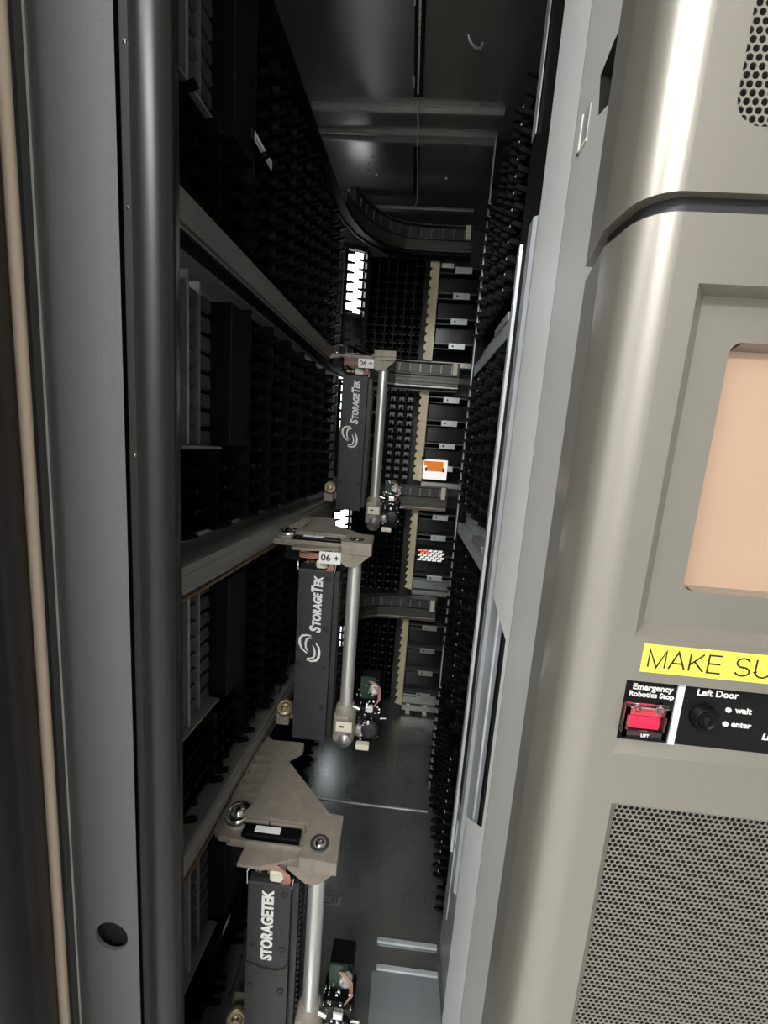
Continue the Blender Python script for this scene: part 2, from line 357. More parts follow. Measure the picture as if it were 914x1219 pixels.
# ------------------------------------------------------------------ cartridge slot columns
ROW = 0.033
def shelf_mesh(wd, prong=.026):
    h = wd / 2; g = MB()
    g.box(-h + .003, h - .003, .002, .075, 0, .003)
    for sx in (-1, 1):
        x = sx * (h - .011)
        g.prism([(-prong, .004), (-prong + .004, .011), (-.004, .006), (.004, .003), (.004, -.003), (-.006, -.003)], x - .0035, x + .0035, 'X')
    return g.mesh('slot_shelf', M_black)
def frame_mesh(wd, rows, back=True):
    h = wd / 2; H = rows * ROW + .006; g = MB()
    if back: g.box(-h, h, .085, .088, 0, H)
    for sx in (-1, 1): g.box(sx * h, sx * (h - .0025), -.004, .085, 0, H)
    g.box(-h, h, .02, .085, H - .003, H)
    return g.mesh('rack_frame', M_black2)
def narrow_shelf(wd):
    h = wd / 2; g = MB(); g.box(-h + .002, h - .002, .001, .06, 0, .0035)
    g.prism([(-.016, .004), (-.013, .010), (-.003, .006), (.004, .003), (.004, -.002), (-.004, -.002)], -.004, .004, 'X')
    return g.mesh('slot_shelf', M_black)
SH, SHN = shelf_mesh(.108), narrow_shelf(.0365)
FR = {}
def column(x, y, z, rz, rows, label, wd=.108, back=True, group=None, sh=None):
    k = (wd, rows, back)
    if k not in FR: FR[k] = frame_mesh(*k)
    t = thing('slot_rack', label, 'cartridge rack', (x, y, z), rz, group)
    obj('rack_frame', FR[k], None, t)
    for r in range(rows): obj('slot_shelf', sh or SH, None, t, loc=(0, 0, .002 + r * ROW))
    return t
TOOTH = MB().prism([(-.042, 0), (-.012, .004), (-.012, .010), (-.042, .012)], -.002, .004, 'Y').mesh('comb_tooth', M_black)
TOOTH2 = MB().prism([(.040, 0), (.040, .014), (.004, .010), (.004, .004)], -.002, .004, 'Y').mesh('comb_tooth', M_black)
ORD = ['first', 'second', 'third', 'fourth', 'fifth', 'sixth', 'seventh', 'eighth', 'ninth']
LA = math.radians(90) - math.atan(.052)
def left_at(y): return -0.338 + .052 * (y - .53)
for i, (z, nm) in enumerate(TIER):
    rows = 12
    for k in range(6):
        y = 0.846 + .1085 * k
        column(left_at(y), y, z - .030, LA, rows, 'black empty slot column on the left wall, %s tier, %s one behind the dark upright' % (nm, ORD[k]), group='left wall slot columns')
    for k in range(2):
        y = 0.620 + .1085 * k
        column(left_at(y), y, z - .030, LA, 4, 'short black slot block low on the left wall, %s tier, %s beside the door post' % (nm, 'right' if k == 0 else 'far'), group='short slot blocks by the door')
    # louvred steel panel above the short block and dark upright
    zz = z - .030 + 4 * ROW + .012; H = 8 * ROW - .006
    t = thing('louvred_panel', 'grey steel louvred panel on the left wall beside the door post, %s tier' % nm, 'panel', (left_at(.64) - .02, .64, zz), LA)
    obj('back_sheet', MB().box(-.085, .073, .045, .048, 0, H), M_black2, t)
    obj('tray_floor', MB().box(-.09, .073, -.01, .07, -.006, -.002), M_galvd, t)
    bar = MB().prism([(.014, .0), (.010, .003), (.012, .0235), (.018, .0235), (.018, .0)], -.014, .070, 'X').mesh('louvre_bar', M_louvre)
    bar2 = MB().prism([(.012, .0), (.009, .002), (.011, .0285), (.018, .0285), (.018, .0)], -.085, -.022, 'X').mesh('louvre_bar', M_louvre)
    for q in range(8):
        for b in (bar, bar2): obj('louvre_bar', b, None, t, loc=(0, 0, q * .0315))
    obj('post_strip', MB().box(-.021, -.015, -.004, .03, 0, H, .001), M_galvd, t)
    obj('post_strip', MB().box(.028, .031, .006, .03, 0, H), M_galvd, t)
    tag(obj('rack_upright', MB().box(-.035, .035, -.006, .07, .001, H - .012, .002), M_black2, loc=(left_at(.752) - .002, .752, zz)), 'plain black upright between louvred panel and slot columns, %s tier' % nm, 'upright').rotation_euler = (0, 0, LA)
    # corner comb in front of the lamp
    t = thing('slot_rack', 'black comb shaped slot column in front of the rear left corner lamp, %s tier' % nm, 'cartridge rack', (-0.262, 1.700, z), math.radians(20), None)
    obj('rack_frame', MB().box(-.050, -.040, -.004, .02, 0, .40).box(.036, .05, -.004, .03, 0, .40).box(-.05, .05, .0, .02, .396, .402).box(-.05, .05, .0, .02, 0, .01), M_black2, t)
    for q in range(11):
        obj('comb_tooth', TOOTH, None, t, loc=(0, 0, .016 + q * .036)); obj('comb_tooth', TOOTH2, None, t, loc=(0, 0, .032 + q * .036))
    for k in range(6):
        column(-0.198 + .0372 * k, 1.742, z, 0, rows, 'narrow black slot column on the back wall, %s tier, %s from the left' % (nm, ORD[k]), wd=.0365, back=(i != 1), group='narrow back wall slot columns', sh=SHN)

# lit panes behind the corner
for i, (z0, z1) in enumerate(((1.78, 2.02), (1.30, 1.52), (0.87, 1.03), (0.30, 0.48))):
    t = thing('corner_lamp', ['bright white lamp behind the rear corner slots, near the ceiling', 'bright white lamp beside the top of the farthest robot', 'bright white lamp behind the middle robot bracket', 'bright white lamp low behind the middle robot'][i], 'lamp', (-0.282, 1.745, z0), math.radians(20))
    obj('diffuser', MB().box(-.040, .034, 0, .004, 0, z1 - z0), M_lamp, t)
    obj('lamp_housing', MB().box(-.05, .05, .005, .012, -.02, z1 - z0 + .02), M_black2, t)
# grey shells in the second-tier back slots
cg = MB().box(-.011, .011, .02, .10, 0, .019, .002).mesh('tape_cartridge', M_greycell)
n = 0
for k in range(6):
    for r in range(11):
        if (k >= 3 or (k + r) % 3 == 0):
            o = obj('tape_cartridge', cg, None, loc=(-0.198 + .0372 * k, 1.742, TIER[1][0] + .0065 + r * ROW))
            tag(o, 'grey tape cartridge behind the farthest robot, %s narrow column from the left, %s slot up' % (ORD[k], (ORD + ['tenth', 'eleventh', 'twelfth'])[r]), 'tape cartridge', 'grey cartridges behind the farthest robot'); n += 1

# labelled cartridges in the left wall
def cartridge(x, y, z, label, ln=.075):
    t = thing('tape_cartridge', label, 'tape cartridge', (x, y, z), LA)
    obj('shell', MB().box(-.045, .045, -.022, .07, 0, .021, .002), M_black, t)
    obj('barcode_label', MB().box(-ln / 2, ln / 2, -.0228, -.0218, .003, .018), M_white, t, 'white bar code label')
    g = MB()
    for q in range(14): g.box(-ln / 2 + .004 + q * ln / 16, -ln / 2 + .004 + q * ln / 16 + random.choice((.001, .002)), -.0231, -.0227, .004, .011)
    obj('bar_code', g, M_inkb, t)
for a in ((.787, TIER[0][0] - .030 + 5 * ROW + .007, 'black tape cartridge with long white label in the top left slots'),
          ):
    cartridge(left_at(a[0]) - .008, a[0] + .022, a[1], a[2])
cartridge(left_at(.728) - .018, .728, TIER[3][0] - .030 + 3 * ROW + .006, 'black tape cartridge with white label low in the left slots, nearest the door post', .03)
cartridge(left_at(.846) - .018, .846, TIER[3][0] - .030 + 4 * ROW + .006, 'black tape cartridge with small white label low left beside the middle robot', .02)

# right wall slot columns, seen almost edge-on
for i, (z, nm) in enumerate(TIER):
    rows = 12
    for k in range(4):
        y = 1.275 - .112 * k
        t = column(0.192, y, z - (.030 if i else .010), math.radians(-90), rows, 'black slot column on the right wall, %s tier, %s from the far steel post' % (nm, ORD[k]), wd=.108, group='right wall slot columns')
        g = MB()
        for r in range(rows):
            if (r * 3 + k * 5 + i) % 4 != 3: g.box(.046, .0505, -.0125, -.011, r * ROW + .013, r * ROW + .0175)
            g.box(.036, .048, -.011, .004, r * ROW + .010, r * ROW + .020)
        o = obj('target_mark', MB(), M_white, t) if 0 else None
        ms = MB(); mb = MB()
        for r in range(rows):
            mb.box(-.052, -.040, -.010, .004, r * ROW + .010, r * ROW + .021)
            if (r * 3 + k * 5 + i) % 3 == 0: ms.box(-.049, -.0445, -.0112, -.010, r * ROW + .013, r * ROW + .0175)
        obj('marker_tabs', mb, M_black, t)['kind'] = 'stuff'
        o = obj('white_marks', ms, M_white, t, 'small white square marks'); o['kind'] = 'stuff'
for i, z in enumerate(LV[1:3]):
    t = thing('steel_ledge', ['galvanised steel ledge on the right wall level with the farthest robot top', 'galvanised steel ledge on the right wall level with the farthest robot foot'][i], 'ledge', (0.21, 1.08, z - .034))
    obj('ledge_plate', MB().box(-.028, .03, -.25, .24, .0, .004).box(-.0275, -.025, -.25, .24, -.03, .0).box(-.006, -.003, -.25, .24, .004, .045), M_galv, t)
    obj('ledge_bracket', MB().box(-.03, -.005, -.19, -.06, .006, .024, .001), M_galvd, t)
sp_ = tag(obj('steel_post', MB().box(0.1765, 0.1795, 1.330, 1.350, 0.0, 2.15), M_galv), 'thin galvanised steel post edge at the far end of the right slots', 'post')
obj('post_return', MB().box(.1797, .254, 1.343, 1.346, 0.0, 2.15), M_black2, sp_, 'dark return')

# ------------------------------------------------------------------ drive bays on the back wall
BAYZ = [(1.606, 1.992), (1.106, 1.487), (0.615, 0.985), (0.040, 0.490)]
for i, (z0, z1) in enumerate(BAYZ):
    t = thing('drive_bay', '%s tape drive bay on the back wall beside the steel post, with scalloped beige strip' % TIERN[i].capitalize(), 'drive bay', (0.12, 1.74, z0))
    H = z1 - z0; pts = [(-.06, 0)]
    pts += [(-.060, H)]; nn = 11 if i < 1 else 12; e = []
    for k in range(nn):
        a, b = H * (1 - k / nn), H * (1 - (k + 1) / nn)
        e += [(-.086, a - .002), (-.095, a - .010), (-.095, b + .008), (-.087, b + .004)] if i < 2 else [(-.082, a), (-.092, b + .012), (-.092, b + .009), (-.082, b + .006)]
    obj('scalloped_strip', MB().prism([(-.060, 0), (-.060, H)] + e, -.004, 0, 'Y'), M_beige, t, 'beige strip with scalloped edge')
    obj('strip_flange', MB().box(-.060, -.057, -.003, .05, 0, H), M_rail, t)
    obj('bay_back', MB().box(-.057, .14, .11, .114, 0, H), M_black2, t)
    obj('bay_side', MB().box(.14, .143, -.01, .11, 0, H), M_inner, t)
    n4 = 4
    for k in range(n4):
        zz = H * (k / n4) + .07
        s = obj('bay_shelf', MB().box(-.056, .14, .0, .10, zz, zz + .003).box(-.056, .14, -.003, .0, zz - .002, zz + .003).box(-.056, .02, -.002, .0, zz - .022, zz - .019), M_inner, t)
        tab = MB().box(.005, .072, -.006, -.003, zz - .021, zz + .003, .001)
        b = obj('shelf_tab', tab, M_galv if i != 3 else M_galvd, t, 'bright metal tab')
        obj('tab_hole', MB().lathe((.022, -.0062, zz - .009), (0, 1, 0), [(.004, 0), (.004, .001)], 12), M_void, b)
        obj('drive_front', MB().box(-.052, .12, .030, .10, zz + .006, min(H - .002, zz + H / n4) - .024, .003).box(.05, .058, .027, .031, zz + .010, min(H - .002, zz + H / n4) - .03), M_drive, t)
    if i == 0: obj('top_tab', MB().box(-.05, -.002, -.007, -.003, H - .030, H - .012, .003), M_white, t, 'white tab')
    if i in (2, 3): obj('foot_sheet', MB().box(-.054, .13, .012, .016, .004, .052), M_glossm if i == 2 else M_galvd, t)
    obj('bay_sill', MB().box(-.057, .14, -.004, .05, -.022, -.002), M_galvd, t)
t = thing('service_unit', 'orange and white lit service unit in the second drive bay', 'drive', (0.115, 1.715, 1.118))
obj('white_case', MB().box(-.05, .052, 0, .02, 0, .085, .003), M_lampw, t, 'bright white case')
obj('orange_front', MB().box(-.036, .034, -.006, 0, .036, .078, .004).box(-.048, -.036, -.004, 0, .058, .078, .002), M_orange, t, 'orange front')
obj('dark_latch', MB().box(-.042, -.034, -.009, -.006, .035, .050, .001).box(.032, .040, -.009, -.006, .035, .052, .001).lathe((-.052, -.002, .088), (0, -1, 0), [(.009, 0), (.009, .006), (.004, .008)], 12), M_black2, t)
t = thing('vent_grid', 'chequered red and white lit vent grid in the third drive bay', 'vent', (0.13, 1.725, 0.757))
cell = MB().prism([(-.0095, 0), (.0075, .001), (.0095, .0085), (-.0075, .0075)], 0, .003, 'Y')
cw, cr = cell.mesh('vent_cell', M_lampw), cell.mesh('vent_cell', M_redlamp)
for r in range(5):
    for k in range(5):
        obj('vent_cell', cr if (r in (3, 4) and k < 2) else cw, None, t, loc=(-.046 + k * .022 + (.011 if r % 2 else 0), -.001, r * .0105))
obj('vent_plate', MB().box(-.060, .065, .004, .007, -.006, .056), M_black2, t)

# ------------------------------------------------------------------ robots
def handbot(loc, label, hand, variant, rz=0):
    t = thing('tape_robot', label, 'robot', loc, rz)
    # bracket
    top = [(-.002, -.005), (.034, .011), (.032, .068), (.005, .068), (-.112, .186), (-.120, .198), (-.092, .228), (-.090, .240), (-.097, .246), (-.168, .244), (-.184, .255), (-.193, .205), (-.196, .158), (-.196, .090), (-.204, .062), (-.203, .022), (-.190, .010), (-.172, .008), (-.136, .003), (-.050, .003)]
    br = obj('bracket', MB().prism([(-.030, -.022), (.037, -.026), (.034, .066), (.005, .068), (-.112, .186), (-.120, .198), (-.092, .228), (-.090, .240), (-.097, .246), (-.168, .244), (-.184, .255), (-.192, .215), (-.150, .205), (-.146, .074), (-.160, .044), (-.028, .042)], .010, .028)
             .prism([(-.204, .020), (-.190, .010), (-.140, .010), (-.140, .21), (-.192, .215), (-.196, .158), (-.196, .090), (-.204, .062)], .002, .014)
             .prism([(-.172, .004), (-.028, .004), (-.028, .043), (-.172, .043)], .002, .008), M_cast, t, 'cast metal hanger bracket')
    obj('front_tab', MB().prism([(-.138, -.030), (-.100, -.031), (-.030, -.005), (-.030, .004), (-.136, .003)], .002, .008), M_cast, t)
    obj('tube_clamp', MB().prism([(-.040, .004), (-.030, -.021), (.037, -.024), (.036, .012)], .0, .010)
        .lathe((0, 0, .010), (0, 0, -1), [(.0205, 0), (.0205, .010), (.0195, .022), (.018, .030)], 20), M_cast, t)
    obj('clamp_gusset', MB().prism([(-.052, .002), (-.052, -.004), (-.018, -.030), (.004, -.030), (.037, .002)], -.019, .016, 'Y'), M_cast, t)
    obj('tube_cap', MB().lathe((0, .006, .028), (0, 0, 1), [(.017, -.0002), (.017, .0012), (.012, .002), (.011, -.004)], 20), M_robot, br)
    obj('cap_screw', MB().lathe((0, .006, .026), (0, 0, 1), [(.008, 0), (.008, .004), (.003, .005)], 14), M_chrome, br)
    # ribs of the casting along the rail side
    for k in range(5):
        y = .086 + k * .026
        obj('cast_rib', MB().prism([(-.193, y), (-.147, y + .010), (-.147, y + .014), (-.193, y + .004)], .013, .025), M_cast, br)
    obj('cast_rib', MB().prism([(-.199, .085), (-.193, .085), (-.190, .212), (-.195, .212)], .012, .022), M_cast, br)
    obj('cast_rib', MB().prism([(-.146, .074), (-.142, .074), (-.146, .205), (-.150, .205)], .027, .031), M_cast, br)
    obj('roller_wall', MB().lathe((-.170, .052, .004), (0, 0, 1), [(.030, 0), (.030, .016), (.0275, .016), (.0275, .004)], 24), M_cast, br)
    obj('guide_roller', MB().lathe((-.170, .052, .012), (0, 0, 1), [(.0245, .003), (.0245, .012), (.021, .016), (.019, .012), (.012, .013), (.010, .019), (.004, .020)], 24), M_chrome, t, 'bright metal guide roller')
    obj('motor', MB().box(-.150, -.040, .012, .036, .004, .022, .003), M_black, t)
    obj('cast_wall', MB().box(-.166, -.030, .003, .008, .002, .016, .001).box(-.150, -.105, .036, .043, .008, .026, .001).box(-.100, -.035, .037, .043, .008, .024, .001), M_cast, br)
    obj('motor_label', MB().box(-.126, -.078, .018, .030, .0222, .0235), M_white, t, 'blank white label')
    obj('connector', MB().box(-.160, -.128, -.008, .014, -.028, .002, .001), M_black2, t)
    for k in range(4): obj('connector_fin', MB().box(-.157 + k * .008, -.153 + k * .008, -.0105, -.008, -.027, 0), M_black, t)
    g = MB()
    for k in range(4): g.path([(-.125, -.010, -.004 - k * .0045), (-.100, -.013, -.007 - k * .004), (-.080, -.011, -.008 - k * .003), (-.066 + k * .002, -.012, -.012 - k * .002), (-.057 + k * .003, -.016, -.022), (-.055 + k * .003, -.015, -.034), (-.062 + k * .004, -.011, -.046)], .0019, 6)
    obj('wire_bundle', g, M_wire, t, 'salmon coloured wires')
    if variant != 3:
        obj('number_plate', MB().box(-.078, -.030, -.0215, -.0195, -.026, .001), M_white, t, 'white plate reading 06 +')
        obj('number_lettering', text_mesh('06 +', M_inkb, front(-.074, -.0217, -.019), width=.040, height=.0140, bold=.02), None, t)
    # body box, open at the top
    bt = -.058 if variant == 3 else -.047; bb = -.476; x0, x1 = -.127, -.046
    obj('body_cover', MB().box(x0, x1, -.006, .060, bb, bt, .002), M_robot if variant == 3 else M_robot, t)
    obj('side_channel', MB().box(x1, x1 + .013, .004, .050, bb + .01, bt - .004, .001).box(x1 + .013, x1 + .016, .012, .04, bb + .05, bb + .40), M_robot2, t)
    if variant == 3:
        obj('lower_cover', MB().prism([(x0 - .001, bb), (x1 + .001, bb), (x1 + .001, bt - .172), (x1 - .008, bt - .184), (x1 - .022, bt - .190), (x0 + .03, bt - .188), (x0 + .012, bt - .180), (x0 - .001, bt - .178)], -.0085, -.005, 'Y'), M_robot2, t)
    obj('circuit_top', MB().box(x0 + .004, x1 - .002, .004, .05, bt, bt + .010), M_void, t)
    g = MB()
    for k in range(14): 
        a = x0 + .008 + random.random() * .03; b = .002 + random.random() * .03
        g.box(a, a + .004, b, b + .005, bt + .010, bt + .013 + random.random() * .005)
    obj('solder_bits', g, M_brass, t)['kind'] = 'stuff'
    obj('plug', MB().box(-.088, -.062, -.002, .022, bt + .004, bt + .022, .002).box(-.084, -.066, -.004, -.002, bt + .004, bt + .018), M_ivory, t, 'ivory plug')
    obj('top_clip', MB().path([(x0 - .001, -.006, bt - .004), (x0 - .003, -.002, bt + .018), (x0 + .004, .01, bt + .022)], .0015, 6), M_chrome, t)
    obj('top_clip', MB().path([(x1 + .001, -.006, bt - .004), (x1 + .003, -.002, bt + .014)], .0015, 6), M_chrome, t)
    sc = MB().lathe((0, 0, 0), (0, -1, 0), [(.0062, 0), (.0062, .0016), (.0050, .0024), (.0044, .0006)], 14).mesh('screw_recess', M_robot2)
    for x, z in ((x1 - .012, bt - .020), (x0 + .010, bt - .140), (x1 - .012, bt - .142), (x0 + .010, bt - .232), (x1 - .012, bt - .236), (x0 + .010, bt - .34), (x1 - .012, bt - .34)):
        obj('screw_recess', sc, None, t, loc=(x, -.0062 if (variant != 3 or z > bt - .18) else -.0087, z))
    fy = -.0068
    if variant == 3:
        obj('maker_lettering', text_mesh('STORAGETEK', M_ink, climb(x0 + .049, fy, bt - .170), width=.158, height=.0205, bold=.04), None, t)
    else:
        xb = x0 + .056; z0 = bt - .150; sizes = [('S', .0240, .0160), ('TORAGE', .0185, .0800), ('T', .0240, .0165), ('EK', .0185, .0265)]
        for s_, h_, w_ in sizes:
            obj('maker_lettering', text_mesh(s_, M_ink, climb(xb, fy, z0), width=w_, height=h_, bold=.045, shear=.2), None, t); z0 += w_ + (.0006 if s_ != 'T' else -.0035)
        g = MB()
        def E(px, py): return (x0 + .008 + (px - 205) * .00058, fy, bt - .158 - (py - 585) * .00058)
        for st, wd in (([(254, 588), (236, 586), (218, 590), (208, 604), (208, 624), (218, 646), (240, 664)], 5.5), ([(258, 598), (246, 597), (236, 604), (232, 620), (234, 640), (244, 656)], 4.5),
                       ([(274, 616), (286, 634), (290, 656), (287, 680), (278, 692), (258, 697), (240, 692)], 5.5), ([(262, 628), (269, 644), (272, 662), (268, 678), (258, 684), (240, 686)], 4.5)):
            a_, b_ = [], []; n_ = len(st)
            for q, (px, py) in enumerate(st):
                p0, p1 = st[max(q - 1, 0)], st[min(q + 1, n_ - 1)]; dx, dy = p1[0] - p0[0], p1[1] - p0[1]; ln = math.hypot(dx, dy)
                k_ = wd * 0.98 * (.25 + .75 * math.sin(math.pi * (q + .4) / n_)); a_.append(E(px - dy / ln * k_, py + dx / ln * k_)); b_.append(E(px + dy / ln * k_, py - dx / ln * k_))
            g.add(a_ + b_, [(q, q + 1, n_ + q + 1, n_ + q) for q in range(n_ - 1)])
        obj('swirl_emblem', g, M_ink, t, 'white double swirl emblem')
    # side rack of the lift
    g = MB()
    for k in range(26): g.box(x1 + .0135, x1 + .018, .010, .016, bb + .05 + k * .0135, bb + .056 + k * .0135)
    obj('lift_rack', g, M_black, t)['kind'] = 'stuff'
    # tube and hand
    obj('lift_tube', MB().tube((0, 0, -.001), (0, 0, -.47), .0155, n=28), M_tube, t, 'bright steel lift tube')
    h = thing('x', 'x', 'x'); bpy.data.objects.remove(h)
    hz = hand
    hb = obj('hand_block', MB().lathe((0, .002, hz), (0, 0, -1), [(.019, 0), (.024, .008), (.026, .030), (.026, .075), (.022, .100), (.012, .112)], 20).box(-.026, .014, -.026, .02, hz - .088, hz - .016, .008), M_cast if variant != 9 else M_cast, t, 'grey cast hand block')
    obj('block_plate', MB().box(-.018, .020, -.0300, -.0265, hz - .054, hz - .030, .001), M_ivory, hb, 'pale plate')
    obj('plate_mark', MB().box(-.010, .001, -.0308, -.030, hz - .043, hz - .039), M_inkb, hb)
    obj('drive_wheel', MB().lathe((.004, -.026, hz - .078), (0, -1, 0), [(.016, 0), (.016, .004), (.006, .005), (.004, .008)], 20), M_galvd, hb)
    obj('hand_board', MB().box(.030, .066, .026, .030, hz + .0, hz + .056), M_pcb, t, 'green circuit board')
    obj('hand_arm', MB().box(.022, .086, .006, .06, hz - .10, hz - .010, .006).box(.030, .078, .030, .075, hz - .02, hz + .050, .004), M_black, t)
    obj('gripper_motor', MB().lathe((.060, .008, hz - .062), (0, -1, 0), [(.020, 0), (.020, .014), (.014, .016), (.006, .017)], 22), M_robot2, t)
    obj('gripper_gear', MB().lathe((.036, .006, hz - .070), (0, -1, 0), [(.014, 0), (.014, .008), (.005, .009)], 18), M_galvd, t)
    obj('coil', MB().lathe((.064, .028, hz + .030), (0, -1, 0), [(.013, 0), (.013, .012), (.009, .013), (.005, .010)], 18), M_galvd, t)
    g = MB()
    for k in range(3): g.path([(.050 + k * .004, .020, hz + .05), (.072 + k * .003, .012, hz + .040), (.076 + k * .002, .010, hz + .012), (.064, .010, hz - .015)], .0013, 5)
    obj('hand_wire', g, M_wire, t)
    g = MB()
    for k in range(46):
        a, b, c = .022 + random.random() * .062, -.004 + random.random() * .008, hz - .09 + random.random() * .145
        q = .0012 + random.random() * .0028; g.box(a, a + q, b - .004, b, c, c + q)
    obj('bright_fittings', g, M_chrome, t)['kind'] = 'stuff'
    obj('scanner_lens', MB().box(.046, .066, -.014, -.004, hz - .010, hz + .006, .002).lathe((.056, -.014, hz - .034), (0, -1, 0), [(.006, 0), (.006, .004), (.003, .005)], 12), M_chrome, t)
    obj('gripper_foot', MB().box(.030, .062, -.012, .004, hz - .112, hz - .098, .002), M_ivory, t, 'ivory gripper foot')
    obj('hand_screw', MB().tube((.084, .0, hz - .030), (.098, -.002, hz - .027), .003, n=10), M_chrome, t)
    obj('hand_screw', MB().tube((.018, -.012, hz + .002), (.034, -.014, hz - .002), .005, n=10), M_chrome, t)
    # lower guide on the rail side
    obj('guide_arm', MB().box(-.172, x0, .02, .055, bb + .030, bb + .058, .003).box(-.172, -.140, .008, .05, bb + .02, bb + .05, .004), M_cast, t)
    obj('lower_roller', MB().lathe((-.152, .014, bb + .068), (.25, -1, .2), [(.020, 0), (.020, .009), (.014, .011), (.013, .008), (.006, .009), (.005, .014)], 22), M_brass, t, 'brass coloured roller')
    obj('cable_loop', MB().path([(-.170, .02, bb + .10), (-.160, .012, bb + .135), (-.146, .01, bb + .19), (-.142, .012, bb + .22)], .002, 6), M_black, t)
    return t
handbot((-.1005, 1.300, 1.500), 'farthest robot, charcoal body with emblem, hanging at top beside the corner lamp', -.425, 1)
handbot((-.1010, 0.868, 0.998), 'middle robot, charcoal body with white emblem, hanging in the aisle centre', -.372, 2)
handbot((-.1040, 0.612, 0.488), 'nearest robot at the bottom, plain lettering and large triangular bracket', -.325, 3)

# ------------------------------------------------------------------ ceiling and floor fittings
for y, h in ((1.300, .016), (1.392, .010), (1.412, .016)):
    tag(obj('ceiling_seam', MB().box(-0.36, 0.19, y, y + .006, ZT - h, ZT).box(-.36, .19, y - .006, y + .012, ZT - .003, ZT), M_galvd), {1.300: 'pale steel seam across the ceiling, nearest of three', 1.392: 'thin middle steel seam across the ceiling', 1.412: 'pale steel seam across the ceiling, farthest of the close pair'}[y], 'seam')
tag(obj('ceiling_seam', MB().box(-0.27, 0.17, 1.690, 1.696, ZT - .055, ZT - .045).box(-.27, .17, 1.69, 1.72, ZT - .05, ZT - .047), M_galvd), 'thin steel lip along the back edge of the ceiling', 'seam')
t = thing('cable_run', 'pale cable and dark tray running along the ceiling to the back', 'cable', (-.055, 1.3, ZT))
obj('cable_tray', MB().box(-.012, .012, -.45, -.04, -.010, -.002, .002).box(-.009, .009, .14, .38, -.010, -.002, .002), M_black2, t)
g = MB()
for k in range(34): g.box(-.0025, .0025, -.34 + k * .0085, -.335 + k * .0085, -.0135, -.010)
o = obj('bead_strip', g, M_ivory, t); o['kind'] = 'stuff'
obj('white_cable', MB().path([(0, -.035, -.012), (.002, .0, -.022), (.004, .05, -.020), (.003, .12, -.022), (.002, .15, -.013), (.006, .25, -.013), (.007, .36, -.014), (.008, .40, -.02), (-.006, .428, -.035)], .0024, 8), M_ivory, t)
obj('cable_clip', MB().box(-.020, .022, .128, .134, -.012, -.003), M_galvd, t)
obj('cable_clip', MB().box(-.014, -.010, -.30, -.27, -.010, -.004).box(-.014, -.010, -.10, -.07, -.010, -.004), M_ivory, t)
for x, y, s in ((-.197, 1.589, 'left'), (.052, 1.597, 'right')):
    tag(obj('ceiling_dot', MB().lathe((x, y, ZT), (0, 0, -1), [(.0045, 0), (.004, .004), (.002, .005)], 10), M_white), 'small white cap for a point of light in the ceiling, %s of the cable' % s, 'plug')  # white caps standing in for bright points of light overhead
tag(obj('ceiling_hook', MB().path([(.058, 1.10, ZT - .001), (.062, 1.10, ZT - .012), (.078, 1.112, ZT - .016), (.092, 1.118, ZT - .012), (.095, 1.118, ZT - .001)], .0028, 8), M_galv), 'small bent wire hook on the ceiling near the top', 'hook')

tag(obj('floor_seam', MB().box(-.34, .165, 1.219, 1.2235, 0, .0025), M_galv), 'thin bright seam line across the floor behind the nearest robot', 'seam')
tag(obj('floor_strip', MB().box(.020, .172, .829, .841, 0, .006, .002), M_galv), 'rounded steel strip on the floor near the right wall, farther of two', 'strip')
tag(obj('floor_strip', MB().box(.022, .170, .775, .787, 0, .006, .002), M_galv), 'rounded steel strip on the floor near the right wall, nearer of two', 'strip')
tag(obj('floor_plate', MB().box(.012, .172, .46, .774, 0, .003, .001), M_glossm), 'blue grey steel plate on the floor at the bottom right of the aisle', 'plate')
t = thing('floor_sticker', 'small printed sticker on the floor beside the nearest robot tube', 'sticker', (-.115, .912, 0))
obj('sticker_sheet', MB().box(-.03, .03, -.012, .012, 0, .0006), M_galvd, t)
obj('sticker_print', MB().box(.006, .0085, -.008, .008, .0006, .0009).box(.016, .018, -.006, .008, .0006, .0009).box(-.026, .0, -.009, -.0075, .0006, .0009).box(-.026, .026, .0095, .0105, .0006, .0009), M_inkb, t)
for x, s in ((.092, 'left'), (.172, 'right')):
    tag(obj('floor_bracket', MB().box(x - .010, x + .010, 1.735, 1.760, 0, .006).box(x - .010, x + .010, 1.744, 1.748, .006, .045, .001), M_ivory), 'small pale bracket on the floor at the foot of the back wall, %s one' % s, 'bracket')

# ------------------------------------------------------------------ operator cabinet on the right
cab = thing('operator_cabinet', 'champagne silver cabinet front with touch screen, controls and perforated grilles', 'cabinet', (0.3, 0.36, 0.0))
def K(g): g.v = [(x - .3, y - .36, z) for x, y, z in g.v]; return g
def bull(dx=0.0):
    pl = [(0.150 + dx, 0.41), (0.1395 + dx, 0.356), (0.1382 + dx, 0.350)]
    cx_, cy_, r = 0.1665 + dx, 0.3255, 0.0255
    for a in range(0, 91, 6):
        an = math.radians(180 + a * 1.0); pl.append((cx_ + r * math.cos(an), cy_ + r * math.sin(an)))
    return pl
def face_holes(g, x0, x1, z0, z1, y, holes):
    xs = sorted({x0, x1, *[h[0] for h in holes], *[h[1] for h in holes]}); zs = sorted({z0, z1, *[h[2] for h in holes], *[h[3] for h in holes]})
    for a, b in zip(xs[:-1], xs[1:]):
        for c, d in zip(zs[:-1], zs[1:]):
            mx_, mz_ = (a + b) / 2, (c + d) / 2
            if any(h[0] < mx_ < h[1] and h[2] < mz_ < h[3] for h in holes): continue
            g.add([(a, y, c), (b, y, c), (b, y, d), (a, y, d)], [(0, 1, 2, 3)])
